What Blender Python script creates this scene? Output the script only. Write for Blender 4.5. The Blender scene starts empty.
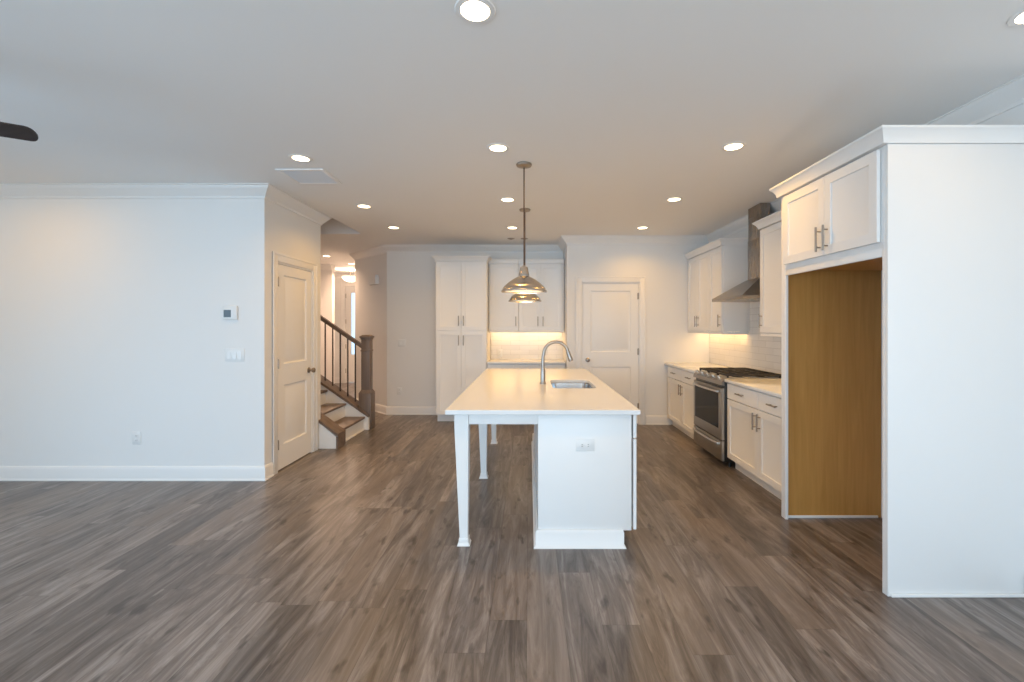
import bpy, bmesh, math, random
from mathutils import Vector, Matrix

random.seed(4)
SC = bpy.context.scene
COL = SC.collection
PI = math.pi

# ------------------------------------------------------------------ camera
F_PX, CX, CY = 445.0, 529.0, 326.0
EYE = 1.44
cam_d = bpy.data.cameras.new('camera')
cam_d.sensor_fit = 'HORIZONTAL'
cam_d.sensor_width = 36.0
cam_d.lens = F_PX / 1024 * 36.0
cam_d.shift_x = (512 - CX) / 1024
cam_d.shift_y = (CY - 341) / 1024
cam_d.clip_start = 0.05
cam = bpy.data.objects.new('camera', cam_d)
COL.objects.link(cam)
cam.location = (0, 0, EYE)
cam.rotation_euler = (PI / 2, 0, 0)
SC.camera = cam

# ------------------------------------------------------------------ view + world
SC.view_settings.view_transform = 'Standard'
SC.view_settings.look = 'None'
SC.view_settings.gamma = 1
SC.view_settings.use_curve_mapping = False
SC.view_settings.exposure = 0.08
SC.cycles.use_denoising = True
SC.cycles.max_bounces = 10
SC.cycles.diffuse_bounces = 6
SC.cycles.sample_clamp_indirect = 6

DAY = (0.34, 0.67, 1.0)
WARM = (1.0, 0.515, 0.085)
HALL_C = (1.0, 0.66, 0.44)
UNDER_C = (1.0, 0.58, 0.20)

w = bpy.data.worlds.new('world')
SC.world = w
w.use_nodes = True
bg = w.node_tree.nodes['Background']
bg.inputs['Color'].default_value = (0.62, 0.82, 1.0, 1)
bg.inputs['Strength'].default_value = 1.6


def area(name, loc, rot, sx, sy, power, color, spread=PI):
    d = bpy.data.lights.new(name, 'AREA')
    d.shape = 'RECTANGLE'
    d.size, d.size_y = sx, sy
    d.energy = power
    d.color = color
    d.spread = spread
    o = bpy.data.objects.new(name, d)
    COL.objects.link(o)
    o.location = loc
    o.rotation_euler = rot
    return o


# daylight entering through the windows of the living-room wall behind the camera
REAR = -3.2
WINS = [(-4.55, -2.55, 0.55, 2.30), (-1.75, 0.95, 0.06, 2.30), (1.35, 2.35, 0.55, 2.30)]
DAY_W = (40, 66, 39)
GROUND = (1.0, 0.82, 0.60)
FILL_W = .86
for (a, b, c, d_), pw in zip(WINS, DAY_W):
    area('daylight', ((a + b) / 2, REAR + 0.45, (c + d_) / 2), (PI / 2 - .62, 0, 0), b - a - .1, d_ - c - .1, pw, DAY)
# added fill lamps at the windows, tilted up to brighten the front ceiling
for (a, b, c, d_), pw in zip(WINS, DAY_W):
    area('ceiling_fill', ((a + b) / 2, REAR + 0.30, (c + d_) / 2), (PI / 2 + .95, 0, 0), b - a - .1, d_ - c - .1, pw * FILL_W, GROUND)
area('daylight', (-4.90, 0.3, 1.45), (0, -PI / 2 + .45, 0), 1.7, 2.6, 86, DAY)

DOWN_W, PEND_W, HALL_W, BOWL_W, UNDER_W = 5.5, 1.0, 28, 22, 1.75


# ------------------------------------------------------------------ helpers
class MB:
    """collects geometry for one mesh"""
    def __init__(self):
        self.bm = bmesh.new()

    def box(self, x0, y0, z0, x1, y1, z1, b=0.0, seg=2):
        t = bmesh.new()
        bmesh.ops.create_cube(t, size=1)
        x0, x1 = sorted((x0, x1)); y0, y1 = sorted((y0, y1)); z0, z1 = sorted((z0, z1))
        for v in t.verts:
            v.co = Vector((x0 + (v.co.x + .5) * (x1 - x0), y0 + (v.co.y + .5) * (y1 - y0), z0 + (v.co.z + .5) * (z1 - z0)))
        if b > 0:
            b = min(b, .45 * min(x1 - x0, y1 - y0, z1 - z0))
            bmesh.ops.bevel(t, geom=t.edges[:], offset=b, segments=seg, profile=.5, affect='EDGES')
        self.add(t)
        return self

    def add(self, t, M=None):
        if M is not None:
            bmesh.ops.transform(t, matrix=M, verts=t.verts)
        me = bpy.data.meshes.new('tmp')
        t.to_mesh(me)
        t.free()
        self.bm.from_mesh(me)
        bpy.data.meshes.remove(me)
        return self

    def hexa(self, bot, top):
        vs = [self.bm.verts.new(p) for p in list(bot) + list(top)]
        n = len(bot)
        self.bm.faces.new(vs[:n][::-1])
        self.bm.faces.new(vs[n:])
        for i in range(n):
            j = (i + 1) % n
            self.bm.faces.new((vs[i], vs[j], vs[n + j], vs[n + i]))
        return self

    def prism(self, pts, axis, a, b):
        """polygon pts (2D) extruded along axis from a to b"""
        def P(p, c):
            return {'x': (c, p[0], p[1]), 'y': (p[0], c, p[1]), 'z': (p[0], p[1], c)}[axis]
        return self.hexa([P(p, a) for p in pts], [P(p, b) for p in pts])

    def tube(self, pts, r, n=10, caps=True):
        pts = [Vector(p) for p in pts]
        rs = r if isinstance(r, (list, tuple)) else [r] * len(pts)
        t0 = (pts[1] - pts[0]).normalized()
        up = Vector((0, 0, 1)) if abs(t0.z) < .9 else Vector((1, 0, 0))
        nrm = t0.cross(up).normalized()
        rings = []
        for i, p in enumerate(pts):
            if i == 0: t = pts[1] - pts[0]
            elif i == len(pts) - 1: t = pts[-1] - pts[-2]
            else: t = (pts[i + 1] - pts[i]).normalized() + (pts[i] - pts[i - 1]).normalized()
            t.normalize()
            nrm = (nrm - t * nrm.dot(t)).normalized()
            bn = t.cross(nrm)
            rings.append([self.bm.verts.new(p + (nrm * math.cos(2 * PI * k / n) + bn * math.sin(2 * PI * k / n)) * rs[i]) for k in range(n)])
        for a, b in zip(rings, rings[1:]):
            for k in range(n):
                self.bm.faces.new((a[k], a[(k + 1) % n], b[(k + 1) % n], b[k]))
        if caps:
            self.bm.faces.new(rings[0][::-1])
            self.bm.faces.new(rings[-1])
        return self

    def lathe(self, prof, c, n=32, axis='z', closed=False):
        """prof: (r, h) list around an axis through c"""
        c = Vector(c)
        rings = []
        for r, h in prof:
            if r < 1e-6:
                q = {'z': (0, 0, h), 'x': (h, 0, 0), 'y': (0, h, 0)}[axis]
                rings.append([self.bm.verts.new(c + Vector(q))])
            else:
                ring = []
                for k in range(n):
                    a = 2 * PI * k / n
                    u, v = r * math.cos(a), r * math.sin(a)
                    q = {'z': (u, v, h), 'x': (h, u, v), 'y': (u, h, v)}[axis]
                    ring.append(self.bm.verts.new(c + Vector(q)))
                rings.append(ring)
        seq = list(zip(rings, rings[1:]))
        if closed: seq.append((rings[-1], rings[0]))
        for a, b in seq:
            if len(a) == 1 and len(b) == 1: continue
            for k in range(n):
                if len(a) == 1: self.bm.faces.new((a[0], b[(k + 1) % n], b[k]))
                elif len(b) == 1: self.bm.faces.new((a[k], a[(k + 1) % n], b[0]))
                else: self.bm.faces.new((a[k], a[(k + 1) % n], b[(k + 1) % n], b[k]))
        return self

    def sweep(self, path, prof, side=-1):
        """closed profile (offset, z) swept along a 2D path with mitred corners; offset goes to the right of travel"""
        P = [Vector(p) for p in path]
        dirs = [(b - a).normalized() for a, b in zip(P, P[1:])]
        nr = [Vector((d.y, -d.x)) for d in dirs]
        rings = []
        for i, p in enumerate(P):
            if i == 0: m = nr[0]
            elif i == len(P) - 1: m = nr[-1]
            else:
                m = nr[i - 1] + nr[i]
                m = m / max(.2, (1 + nr[i - 1].dot(nr[i])))
            rings.append([self.bm.verts.new((p.x + m.x * o, p.y + m.y * o, z)) for o, z in prof])
        n = len(prof)
        for a, b in zip(rings, rings[1:]):
            for k in range(n):
                self.bm.faces.new((a[k], a[(k + 1) % n], b[(k + 1) % n], b[k]))
        self.bm.faces.new(rings[0]); self.bm.faces.new(rings[-1][::-1])
        return self

    def slab(self, M, w, h, t, panels, prof):
        """panelled slab: local u 0..w, v 0..h, depth d 0 (front) .. t; panels stacked in v share one u range"""
        bm = self.bm
        V = lambda u, d, v: bm.verts.new(M(u, d, v))
        q = lambda a: bm.faces.new(a)
        panels = sorted(panels, key=lambda p: p[2])
        u0, u1 = (panels[0][0], panels[0][1]) if panels else (0, w)
        vs = [0] + [z for p in panels for z in (p[2], p[3])] + [h]
        us = [0, u0, u1, w] if panels else [0, w]
        grid = [[V(u, 0, v) for u in us] for v in vs]
        for j in range(len(vs) - 1):
            for i in range(len(us) - 1):
                if panels and i == 1 and j % 2 == 1:
                    a0, a1, b0, b1 = us[1], us[2], vs[j], vs[j + 1]
                    prev = [grid[j][1], grid[j][2], grid[j + 1][2], grid[j + 1][1]]
                    for ins, dep in prof:
                        cur = [V(a0 + ins, dep, b0 + ins), V(a1 - ins, dep, b0 + ins), V(a1 - ins, dep, b1 - ins), V(a0 + ins, dep, b1 - ins)]
                        for k in range(4):
                            q((prev[k], prev[(k + 1) % 4], cur[(k + 1) % 4], cur[k]))
                        prev = cur
                    q(prev)
                else:
                    q((grid[j][i], grid[j][i + 1], grid[j + 1][i + 1], grid[j + 1][i]))
        rim = [grid[0][i] for i in range(len(us))] + [grid[j][-1] for j in range(1, len(vs))] + \
              [grid[-1][i] for i in range(len(us) - 2, -1, -1)] + [grid[j][0] for j in range(len(vs) - 2, 0, -1)]
        c = [V(0, t, 0), V(w, t, 0), V(w, t, h), V(0, t, h)]
        q(c[::-1])
        nu, nv = len(us), len(vs)
        bott = [grid[0][i] for i in range(nu)]
        right = [grid[j][-1] for j in range(nv)]
        top = [grid[-1][i] for i in range(nu - 1, -1, -1)]
        left = [grid[j][0] for j in range(nv - 1, -1, -1)]
        for chain, (e0, e1) in ((bott, (c[0], c[1])), (right, (c[1], c[2])), (top, (c[2], c[3])), (left, (c[3], c[0]))):
            q(chain[::-1] + [e0, e1])
        return self

    def build(self, name, mat, parent=None, loc=None, smooth=True):
        bm = self.bm
        bmesh.ops.recalc_face_normals(bm, faces=bm.faces)
        base = Vector((0, 0, 0))
        if parent is not None:
            r = parent
            while r.parent is not None: r = r.parent
            base = r.location.copy()
        elif loc is not None:
            base = Vector(loc)
        if base.length:
            bmesh.ops.translate(bm, vec=-base, verts=bm.verts)
        if smooth:
            for f in bm.faces: f.smooth = True
            for e in bm.edges:
                e.smooth = (len(e.link_faces) == 2 and e.calc_face_angle(0) < math.radians(38))
        me = bpy.data.meshes.new(name)
        bm.to_mesh(me); bm.free()
        me.materials.append(mat)
        o = bpy.data.objects.new(name, me)
        COL.objects.link(o)
        if parent is not None: o.parent = parent
        else: o.location = base
        return o


def tag(o, label=None, cat=None, group=None, kind=None):
    if label: o['label'] = label
    if cat: o['category'] = cat
    if group: o['group'] = group
    if kind: o['kind'] = kind
    return o


def thing(name, label, cat, loc, group=None):
    o = bpy.data.objects.new(name, None)
    o.empty_display_size = .1
    COL.objects.link(o)
    o.location = loc
    return tag(o, label, cat, group)


def struct(name, loc=(0, 0, 0)):
    o = bpy.data.objects.new(name, None)
    o.empty_display_size = .1
    COL.objects.link(o)
    o.location = loc
    o['kind'] = 'structure'
    return o


def sbuild(mb, name, mat):
    return tag(mb.build(name, mat), kind='structure')


def dup(root, loc, label=None):
    r = root.copy(); COL.objects.link(r); r.location = loc
    if label: r['label'] = label
    for ch in list(root.children):
        c = ch.copy(); COL.objects.link(c); c.parent = r
        for g in list(ch.children):
            e = g.copy(); COL.objects.link(e); e.parent = c
    return r


# ------------------------------------------------------------------ materials
def new_mat(name):
    m = bpy.data.materials.new(name)
    m.use_nodes = True
    nt = m.node_tree
    return m, nt, nt.nodes['Principled BSDF']


def N(nt, t, **kw):
    n = nt.nodes.new(t)
    for k, v in kw.items(): setattr(n, k, v)
    return n


def mth(nt, op, a, b=None, c=None):
    n = N(nt, 'ShaderNodeMath', operation=op)
    for i, x in enumerate((a, b, c)):
        if x is None: continue
        if isinstance(x, (int, float)): n.inputs[i].default_value = x
        else: nt.links.new(x, n.inputs[i])
    return n.outputs[0]


def mixc(nt, fac, a, b, blend='MIX'):
    n = N(nt, 'ShaderNodeMix', data_type='RGBA', blend_type=blend)
    for s, x in ((n.inputs[0], fac), (n.inputs[6], a), (n.inputs[7], b)):
        if isinstance(x, (int, float)): s.default_value = x
        elif isinstance(x, tuple): s.default_value = (*x, 1) if len(x) == 3 else x
        else: nt.links.new(x, s)
    return n.outputs[2]


def paint(name, col, rough, bump=0.0, scale=120, spec=.5, var=.012):
    m, nt, p = new_mat(name)
    g = N(nt, 'ShaderNodeNewGeometry')
    nz = N(nt, 'ShaderNodeTexNoise'); nz.inputs['Scale'].default_value = 1.3
    nt.links.new(g.outputs['Position'], nz.inputs['Vector'])
    c = mixc(nt, nz.outputs['Fac'], tuple(x * (1 - var) for x in col), tuple(min(1, x * (1 + var)) for x in col))
    nt.links.new(c, p.inputs['Base Color'])
    p.inputs['Roughness'].default_value = rough
    p.inputs['Specular IOR Level'].default_value = spec
    if bump:
        n2 = N(nt, 'ShaderNodeTexNoise'); n2.inputs['Scale'].default_value = scale; n2.inputs['Detail'].default_value = 3
        nt.links.new(g.outputs['Position'], n2.inputs['Vector'])
        b = N(nt, 'ShaderNodeBump'); b.inputs['Strength'].default_value = bump; b.inputs['Distance'].default_value = .002
        nt.links.new(n2.outputs['Fac'], b.inputs['Height'])
        nt.links.new(b.outputs['Normal'], p.inputs['Normal'])
    return m


def metal(name, col, rough, stretch=(1, 1, 1), amt=.12):
    m, nt, p = new_mat(name)
    p.inputs['Metallic'].default_value = 1
    p.inputs['Base Color'].default_value = (*col, 1)
    tc = N(nt, 'ShaderNodeTexCoord')
    mp = N(nt, 'ShaderNodeMapping'); mp.inputs['Scale'].default_value = stretch
    nz = N(nt, 'ShaderNodeTexNoise'); nz.inputs['Scale'].default_value = 60; nz.inputs['Detail'].default_value = 4
    nt.links.new(tc.outputs['Object'], mp.inputs['Vector']); nt.links.new(mp.outputs['Vector'], nz.inputs['Vector'])
    r = mth(nt, 'MULTIPLY_ADD', nz.outputs['Fac'], amt, rough - amt / 2)
    nt.links.new(r, p.inputs['Roughness'])
    return m


def emit(name, col, s):
    m, nt, p = new_mat(name)
    p.inputs['Base Color'].default_value = (.9, .9, .88, 1)
    p.inputs['Emission Color'].default_value = (*col, 1)
    p.inputs['Emission Strength'].default_value = s
    return m


def wood_floor():
    m, nt, p = new_mat('plank_floor')
    L = nt.links.new
    g = N(nt, 'ShaderNodeNewGeometry')
    s = N(nt, 'ShaderNodeSeparateXYZ'); L(g.outputs['Position'], s.inputs[0])
    PW, PL = .182, 1.22
    xr = mth(nt, 'DIVIDE', mth(nt, 'ADD', s.outputs['X'], 20.03), PW)
    row = mth(nt, 'FLOOR', xr)
    fx = mth(nt, 'FRACT', xr)
    wn = N(nt, 'ShaderNodeTexWhiteNoise', noise_dimensions='1D'); L(row, wn.inputs['W'])
    yr = mth(nt, 'ADD', mth(nt, 'DIVIDE', mth(nt, 'ADD', s.outputs['Y'], 20), PL), mth(nt, 'MULTIPLY', wn.outputs['Value'], 7.31))
    idx = mth(nt, 'FLOOR', yr)
    fy = mth(nt, 'FRACT', yr)
    cb = N(nt, 'ShaderNodeCombineXYZ'); L(row, cb.inputs[0]); L(idx, cb.inputs[1])
    pn = N(nt, 'ShaderNodeTexWhiteNoise', noise_dimensions='3D'); L(cb.outputs[0], pn.inputs['Vector'])
    sc = N(nt, 'ShaderNodeSeparateColor'); L(pn.outputs['Color'], sc.inputs[0])
    # grain, stretched along the plank and shifted for each plank
    gc = N(nt, 'ShaderNodeCombineXYZ')
    L(mth(nt, 'MULTIPLY_ADD', s.outputs['X'], 12.5, mth(nt, 'MULTIPLY', sc.outputs[0], 57)), gc.inputs[0])
    L(mth(nt, 'MULTIPLY_ADD', s.outputs['Y'], 1.35, mth(nt, 'MULTIPLY', sc.outputs[1], 31)), gc.inputs[1])
    n1 = N(nt, 'ShaderNodeTexNoise'); n1.inputs['Scale'].default_value = 1.0; n1.inputs['Detail'].default_value = 6; n1.inputs['Roughness'].default_value = .70; n1.inputs['Distortion'].default_value = 1.1
    L(gc.outputs[0], n1.inputs['Vector'])
    gc2 = N(nt, 'ShaderNodeCombineXYZ')
    L(mth(nt, 'MULTIPLY_ADD', s.outputs['X'], 110.0, mth(nt, 'MULTIPLY', sc.outputs[2], 91)), gc2.inputs[0])
    L(mth(nt, 'MULTIPLY', s.outputs['Y'], 5.5), gc2.inputs[1])
    n2 = N(nt, 'ShaderNodeTexNoise'); n2.inputs['Scale'].default_value = 1.0; n2.inputs['Detail'].default_value = 4
    L(gc2.outputs[0], n2.inputs['Vector'])
    ramp = N(nt, 'ShaderNodeValToRGB')
    e = ramp.color_ramp.elements
    e[0].position, e[0].color = .34, (*FL_D, 1)
    e[1].position, e[1].color = .66, (*FL_L, 1)
    k = e.new(.5); k.color = (*FL_M, 1)
    L(n1.outputs['Fac'], ramp.inputs[0])
    c = mixc(nt, mth(nt, 'MULTIPLY', n2.outputs['Fac'], .34), ramp.outputs[0], FL_D)
    # each plank has its own tone: paler, darker, a few warmer
    tone = mth(nt, 'MULTIPLY_ADD', sc.outputs[0], .46, .74)
    tv = N(nt, 'ShaderNodeCombineXYZ')
    for i in range(3): L(tone, tv.inputs[i])
    c = mixc(nt, 1.0, c, tv.outputs[0], 'MULTIPLY')
    c = mixc(nt, mth(nt, 'MULTIPLY', mth(nt, 'GREATER_THAN', sc.outputs[1], .78), .28), c, FL_W)
    # knots
    kc = N(nt, 'ShaderNodeCombineXYZ')
    L(mth(nt, 'MULTIPLY_ADD', s.outputs['X'], 8.0, mth(nt, 'MULTIPLY', sc.outputs[2], 9)), kc.inputs[0]); L(mth(nt, 'MULTIPLY', s.outputs['Y'], 2.6), kc.inputs[1])
    vr = N(nt, 'ShaderNodeTexNoise'); vr.inputs['Scale'].default_value = 1.6; vr.inputs['Detail'].default_value = 3; L(kc.outputs[0], vr.inputs['Vector'])
    kn = N(nt, 'ShaderNodeMapRange'); kn.inputs['From Min'].default_value = .60; kn.inputs['From Max'].default_value = .70; L(vr.outputs['Fac'], kn.inputs['Value'])
    c = mixc(nt, mth(nt, 'MULTIPLY', kn.outputs[0], .75), c, tuple(x * .55 for x in FL_D))
    # seams
    ex = mth(nt, 'MINIMUM', fx, mth(nt, 'SUBTRACT', 1, fx))
    ey = mth(nt, 'MULTIPLY', mth(nt, 'MINIMUM', fy, mth(nt, 'SUBTRACT', 1, fy)), PL / PW)
    seam = mth(nt, 'LESS_THAN', mth(nt, 'MINIMUM', ex, ey), .0075)
    c = mixc(nt, mth(nt, 'MULTIPLY', seam, .45), c, (.05, .04, .035))
    L(c, p.inputs['Base Color'])
    L(mth(nt, 'MULTIPLY_ADD', n1.outputs['Fac'], .14, .25), p.inputs['Roughness'])
    p.inputs['Specular IOR Level'].default_value = .4
    b = N(nt, 'ShaderNodeBump'); b.inputs['Strength'].default_value = .12; b.inputs['Distance'].default_value = .002
    L(mth(nt, 'SUBTRACT', n2.outputs['Fac'], seam), b.inputs['Height']); L(b.outputs[0], p.inputs['Normal'])
    return m


FL_D = (.078, .063, .056)
FL_M = (.172, .147, .133)
FL_L = (.308, .277, .259)
FL_W = (.255, .200, .160)


def wood(name, dark, light, axis='z', rough=.45, scale=9.0):
    m, nt, p = new_mat(name)
    tc = N(nt, 'ShaderNodeNewGeometry')
    mp = N(nt, 'ShaderNodeMapping')
    sv = {'x': (.06, 1, 1), 'y': (1, .06, 1), 'z': (1, 1, .06)}[axis]
    mp.inputs['Scale'].default_value = tuple(scale * a for a in sv)
    nz = N(nt, 'ShaderNodeTexNoise'); nz.inputs['Scale'].default_value = 2.2; nz.inputs['Detail'].default_value = 5; nz.inputs['Distortion'].default_value = .6
    nt.links.new(tc.outputs['Position'], mp.inputs['Vector']); nt.links.new(mp.outputs[0], nz.inputs['Vector'])
    mr = N(nt, 'ShaderNodeMapRange'); mr.inputs['From Min'].default_value = .3; mr.inputs['From Max'].default_value = .7
    nt.links.new(nz.outputs['Fac'], mr.inputs['Value'])
    nt.links.new(mixc(nt, mr.outputs[0], dark, light), p.inputs['Base Color'])
    p.inputs['Roughness'].default_value = rough
    return m


def tile_mat(axis):
    m, nt, p = new_mat('subway_tile_' + axis)
    g = N(nt, 'ShaderNodeNewGeometry')
    s = N(nt, 'ShaderNodeSeparateXYZ'); nt.links.new(g.outputs['Position'], s.inputs[0])
    cb = N(nt, 'ShaderNodeCombineXYZ')
    nt.links.new(s.outputs['X' if axis == 'x' else 'Y'], cb.inputs[0]); nt.links.new(s.outputs['Z'], cb.inputs[1])
    br = N(nt, 'ShaderNodeTexBrick')
    br.inputs['Color1'].default_value = (.80, .77, .73, 1); br.inputs['Color2'].default_value = (.74, .71, .67, 1)
    br.inputs['Mortar'].default_value = (.60, .57, .53, 1)
    br.inputs['Scale'].default_value = 1; br.inputs['Brick Width'].default_value = .30; br.inputs['Row Height'].default_value = .075
    br.inputs['Mortar Size'].default_value = .0022; br.inputs['Bias'].default_value = 0
    nt.links.new(cb.outputs[0], br.inputs['Vector'])
    nt.links.new(br.outputs['Color'], p.inputs['Base Color'])
    p.inputs['Roughness'].default_value = .22
    b = N(nt, 'ShaderNodeBump'); b.inputs['Strength'].default_value = .4; b.inputs['Distance'].default_value = .003; b.invert = True
    nt.links.new(br.outputs['Fac'], b.inputs['Height']); nt.links.new(b.outputs[0], p.inputs['Normal'])
    return m


def quartz():
    m, nt, p = new_mat('white_quartz')
    g = N(nt, 'ShaderNodeNewGeometry')
    n1 = N(nt, 'ShaderNodeTexNoise'); n1.inputs['Scale'].default_value = 260; n1.inputs['Detail'].default_value = 2
    nt.links.new(g.outputs['Position'], n1.inputs['Vector'])
    mr = N(nt, 'ShaderNodeMapRange'); mr.inputs['From Min'].default_value = .62; mr.inputs['From Max'].default_value = .72
    nt.links.new(n1.outputs['Fac'], mr.inputs['Value'])
    nt.links.new(mixc(nt, mth(nt, 'MULTIPLY', mr.outputs[0], .35), (.77, .772, .770), (.62, .615, .605)), p.inputs['Base Color'])
    p.inputs['Roughness'].default_value = .16
    return m


def glass_mat():
    m = bpy.data.materials.new('clear_glass'); m.use_nodes = True
    nt = m.node_tree; nt.nodes.remove(nt.nodes['Principled BSDF'])
    out = nt.nodes['Material Output']
    tr = N(nt, 'ShaderNodeBsdfTransparent'); tr.inputs[0].default_value = (.95, .97, .97, 1)
    gl = N(nt, 'ShaderNodeBsdfGlossy'); gl.inputs['Roughness'].default_value = .02
    fr = N(nt, 'ShaderNodeFresnel'); fr.inputs[0].default_value = 1.45
    mx = N(nt, 'ShaderNodeMixShader')
    nt.links.new(fr.outputs[0], mx.inputs[0]); nt.links.new(tr.outputs[0], mx.inputs[1]); nt.links.new(gl.outputs[0], mx.inputs[2])
    nt.links.new(mx.outputs[0], out.inputs[0])
    return m


M_WALL = paint('wall_paint', (.80, .79, .775), .75, .05, 160, .3)
M_CEIL = paint('ceiling_paint', (.86, .855, .845), .9, .06, 140, .2)
M_TRIM = paint('trim_paint', (.815, .805, .79), .45)
M_DOOR = paint('door_paint', (.82, .81, .795), .45)
M_CAB = paint('cabinet_paint', (.83, .82, .805), .40)
M_PLATE = paint('white_plastic', (.78, .78, .77), .35)
M_SLOT = paint('dark_slot', (.16, .16, .16), .5)
M_GREY = paint('grey_screen', (.10, .105, .105), .3)
M_FLOOR = wood_floor()
M_QUARTZ = quartz()
M_MAPLE = wood('maple_ply', (.47, .235, .055), (.56, .290, .078), 'z', .5, 14)
M_STAIR = wood('stained_oak', (.135, .095, .072), (.205, .150, .118), 'x', .42)
M_NEWEL = wood('stained_oak_post', (.150, .112, .090), (.210, .160, .132), 'z', .42)
M_IRON = paint('black_iron', (.045, .032, .028), .5)
M_STEEL = metal('stainless', (.52, .50, .475), .28, (1, 1, 14))
M_STEELH = metal('stainless_side_grain', (.40, .385, .365), .30, (1, 14, 1))
M_NICKEL = metal('brushed_nickel', (.36, .315, .27), .32)
M_FAUCET = metal('faucet_steel', (.38, .355, .33), .36)
M_HOOD = metal('hood_steel', (.34, .305, .27), .30, (1, 14, 1))
M_CHIMNEY = metal('hood_chimney_steel', (.30, .265, .235), .28, (1, 1, .1))
M_SHADE = metal('polished_nickel', (.52, .49, .46), .22, (1, 1, 1), .06)
_nt = M_SHADE.node_tree      # spun metal: highlights run up the dome
_p = _nt.nodes['Principled BSDF']; _p.inputs['Anisotropic'].default_value = .85
_tg = _nt.nodes.new('ShaderNodeTangent'); _tg.direction_type = 'RADIAL'; _tg.axis = 'Z'
_nt.links.new(_tg.outputs[0], _p.inputs['Tangent'])
M_BASIN = metal('sink_steel', (.62, .62, .62), .18, (12, 1, 1))
M_BRONZE = paint('dark_bronze', (.075, .045, .030), .4)
M_BLACK = paint('black_enamel', (.012, .012, .012), .35)
M_CASTIRON = paint('cast_iron', (.022, .020, .019), .6)
M_OVENGLASS = paint('oven_glass', (.012, .014, .017), .10, spec=.15)
M_BLADE = wood('dark_fan_wood', (.030, .020, .018), (.050, .034, .030), 'x', .5)
M_LENS = emit('lamp_lens', (1.0, .78, .48), 8)
M_BULB = emit('lamp_bulb', (1.0, .80, .55), 14)
M_BOWL = emit('glass_bowl', (1.0, .88, .70), 3.2)
M_STRIP = emit('light_strip', (1.0, .72, .40), 4)
M_WHITEIN = paint('shade_lining', (.86, .84, .80), .5)
M_GLASS = glass_mat()
M_TILEX = tile_mat('x')
M_TILEY = tile_mat('y')
M_VENT = paint('vent_metal', (.70, .73, .77), .5)
M_CONC = paint('porch_concrete', (.5, .5, .49), .85, .2, 60)

# ------------------------------------------------------------------ room shell
CEIL = 2.743
XR, XL = 2.648, -5.28
YL = 4.153          # wall that carries the thermostat
XC = -2.469         # wall with the closet door
YE = 5.27           # its end by the stairs
YB, YN = 6.50, 7.23  # pantry door wall, nook wall
XN = .555           # return between the two
YF = 11.25          # front door wall
XH = -3.16
T = .12

sbuild(MB().box(-6.4, REAR - .3, -.12, XR + .3, YF + .15, 0), 'floor', M_FLOOR)
sbuild(MB().box(-9, YF + .151, -.12, 4, YF + 9, -.02), 'ground_exterior', M_CONC)
OX0, OX1, OY0, OY1 = -5.16, -2.37, 5.372, 6.30
c = MB()
c.box(-6.4, REAR - .3, CEIL, XR + .3, OY0, CEIL + .2)
c.box(-6.4, OY1, CEIL, XR + .3, YF + .15, CEIL + .2)
c.box(OX1, OY0, CEIL, XR + .3, OY1, CEIL + .2)
c.box(-6.4, OY0, CEIL, OX0, OY1, CEIL + .2)
sbuild(c, 'ceiling', M_CEIL)
c = MB()
c.box(OX0 - .1, OY0 - .1, CEIL + .201, OX1 + .1, OY0, 5.2)
c.box(OX0 - .1, OY1, CEIL + .201, OX1 + .1, OY1 + .1, 5.2)
c.box(OX0 - .1, OY0, CEIL + .201, OX0, OY1, 5.2)
c.box(OX1, OY0, CEIL + .201, OX1 + .1, OY1, 5.2)
c.box(OX0 - .1, OY0 - .1, 5.201, OX1 + .1, OY1 + .1, 5.3)
sbuild(c, 'wall_stairwell', M_WALL)

sbuild(MB().box(XL, YL, 0, XC - T, YL + T, CEIL - .001), 'wall_left', M_WALL)
D1A, D1B, D1H = 4.359, 5.081, 2.072
c = MB()
c.box(XC - T, YL, 0, XC, D1A, CEIL - .001).box(XC - T, D1B, 0, XC, YE, CEIL - .001).box(XC - T, D1A, D1H, XC, D1B, CEIL - .001)
sbuild(c, 'wall_closet', M_WALL)
sbuild(MB().box(XL, YE - T, 0, XC - T - .001, YE, CEIL - .001), 'wall_stair', M_WALL)
wl = MB()
WZ0, WZ1, WY0, WY1 = .55, 2.35, -1.05, 1.65
wl.box(XL - T, REAR, 0, XL, WY0, CEIL - .001).box(XL - T, WY1, 0, XL, YF, CEIL - .001)
wl.box(XL - T, WY0, 0, XL, WY1, WZ0).box(XL - T, WY0, WZ1, XL, WY1, CEIL - .001)
sbuild(wl, 'wall_living_room', M_WALL)
sbuild(MB().box(XR, REAR, 0, XR + T, YB + T, CEIL - .001), 'wall_right', M_WALL)
D2A, D2B, D2H = .771, 1.617, 2.074
c = MB()
c.box(XN, YB, 0, D2A, YB + T, CEIL - .001).box(D2B, YB, 0, XR - .001, YB + T, CEIL - .001).box(D2A, YB, D2H, D2B, YB + T, CEIL - .001)
sbuild(c, 'wall_back', M_WALL)
sbuild(MB().box(XN, YB + T + .001, 0, XN + T, YN + T, CEIL - .001), 'wall_nook_side', M_WALL)
sbuild(MB().box(-2.307, YN, 0, XN - .001, YN + T, CEIL - .001), 'wall_nook', M_WALL)
a, b = Vector((-2.3085, YN + .0005)), Vector((XH, YN + (-2.307 - XH)))
nn = Vector((1, 1)).normalized() * T
sbuild(MB().prism([(a.x, a.y), (a.x + nn.x, a.y + nn.y), (b.x + nn.x, b.y + nn.y), (b.x, b.y)], 'z', 0, CEIL - .001), 'wall_diagonal', M_WALL)
sbuild(MB().box(XH, b.y + .002, 0, XH + T, YF, CEIL - .001), 'wall_hall', M_WALL)
sbuild(MB().box(XL, 9.40, 0, -4.16, 9.52, CEIL - .001), 'wall_hall_left', M_WALL)
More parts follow.
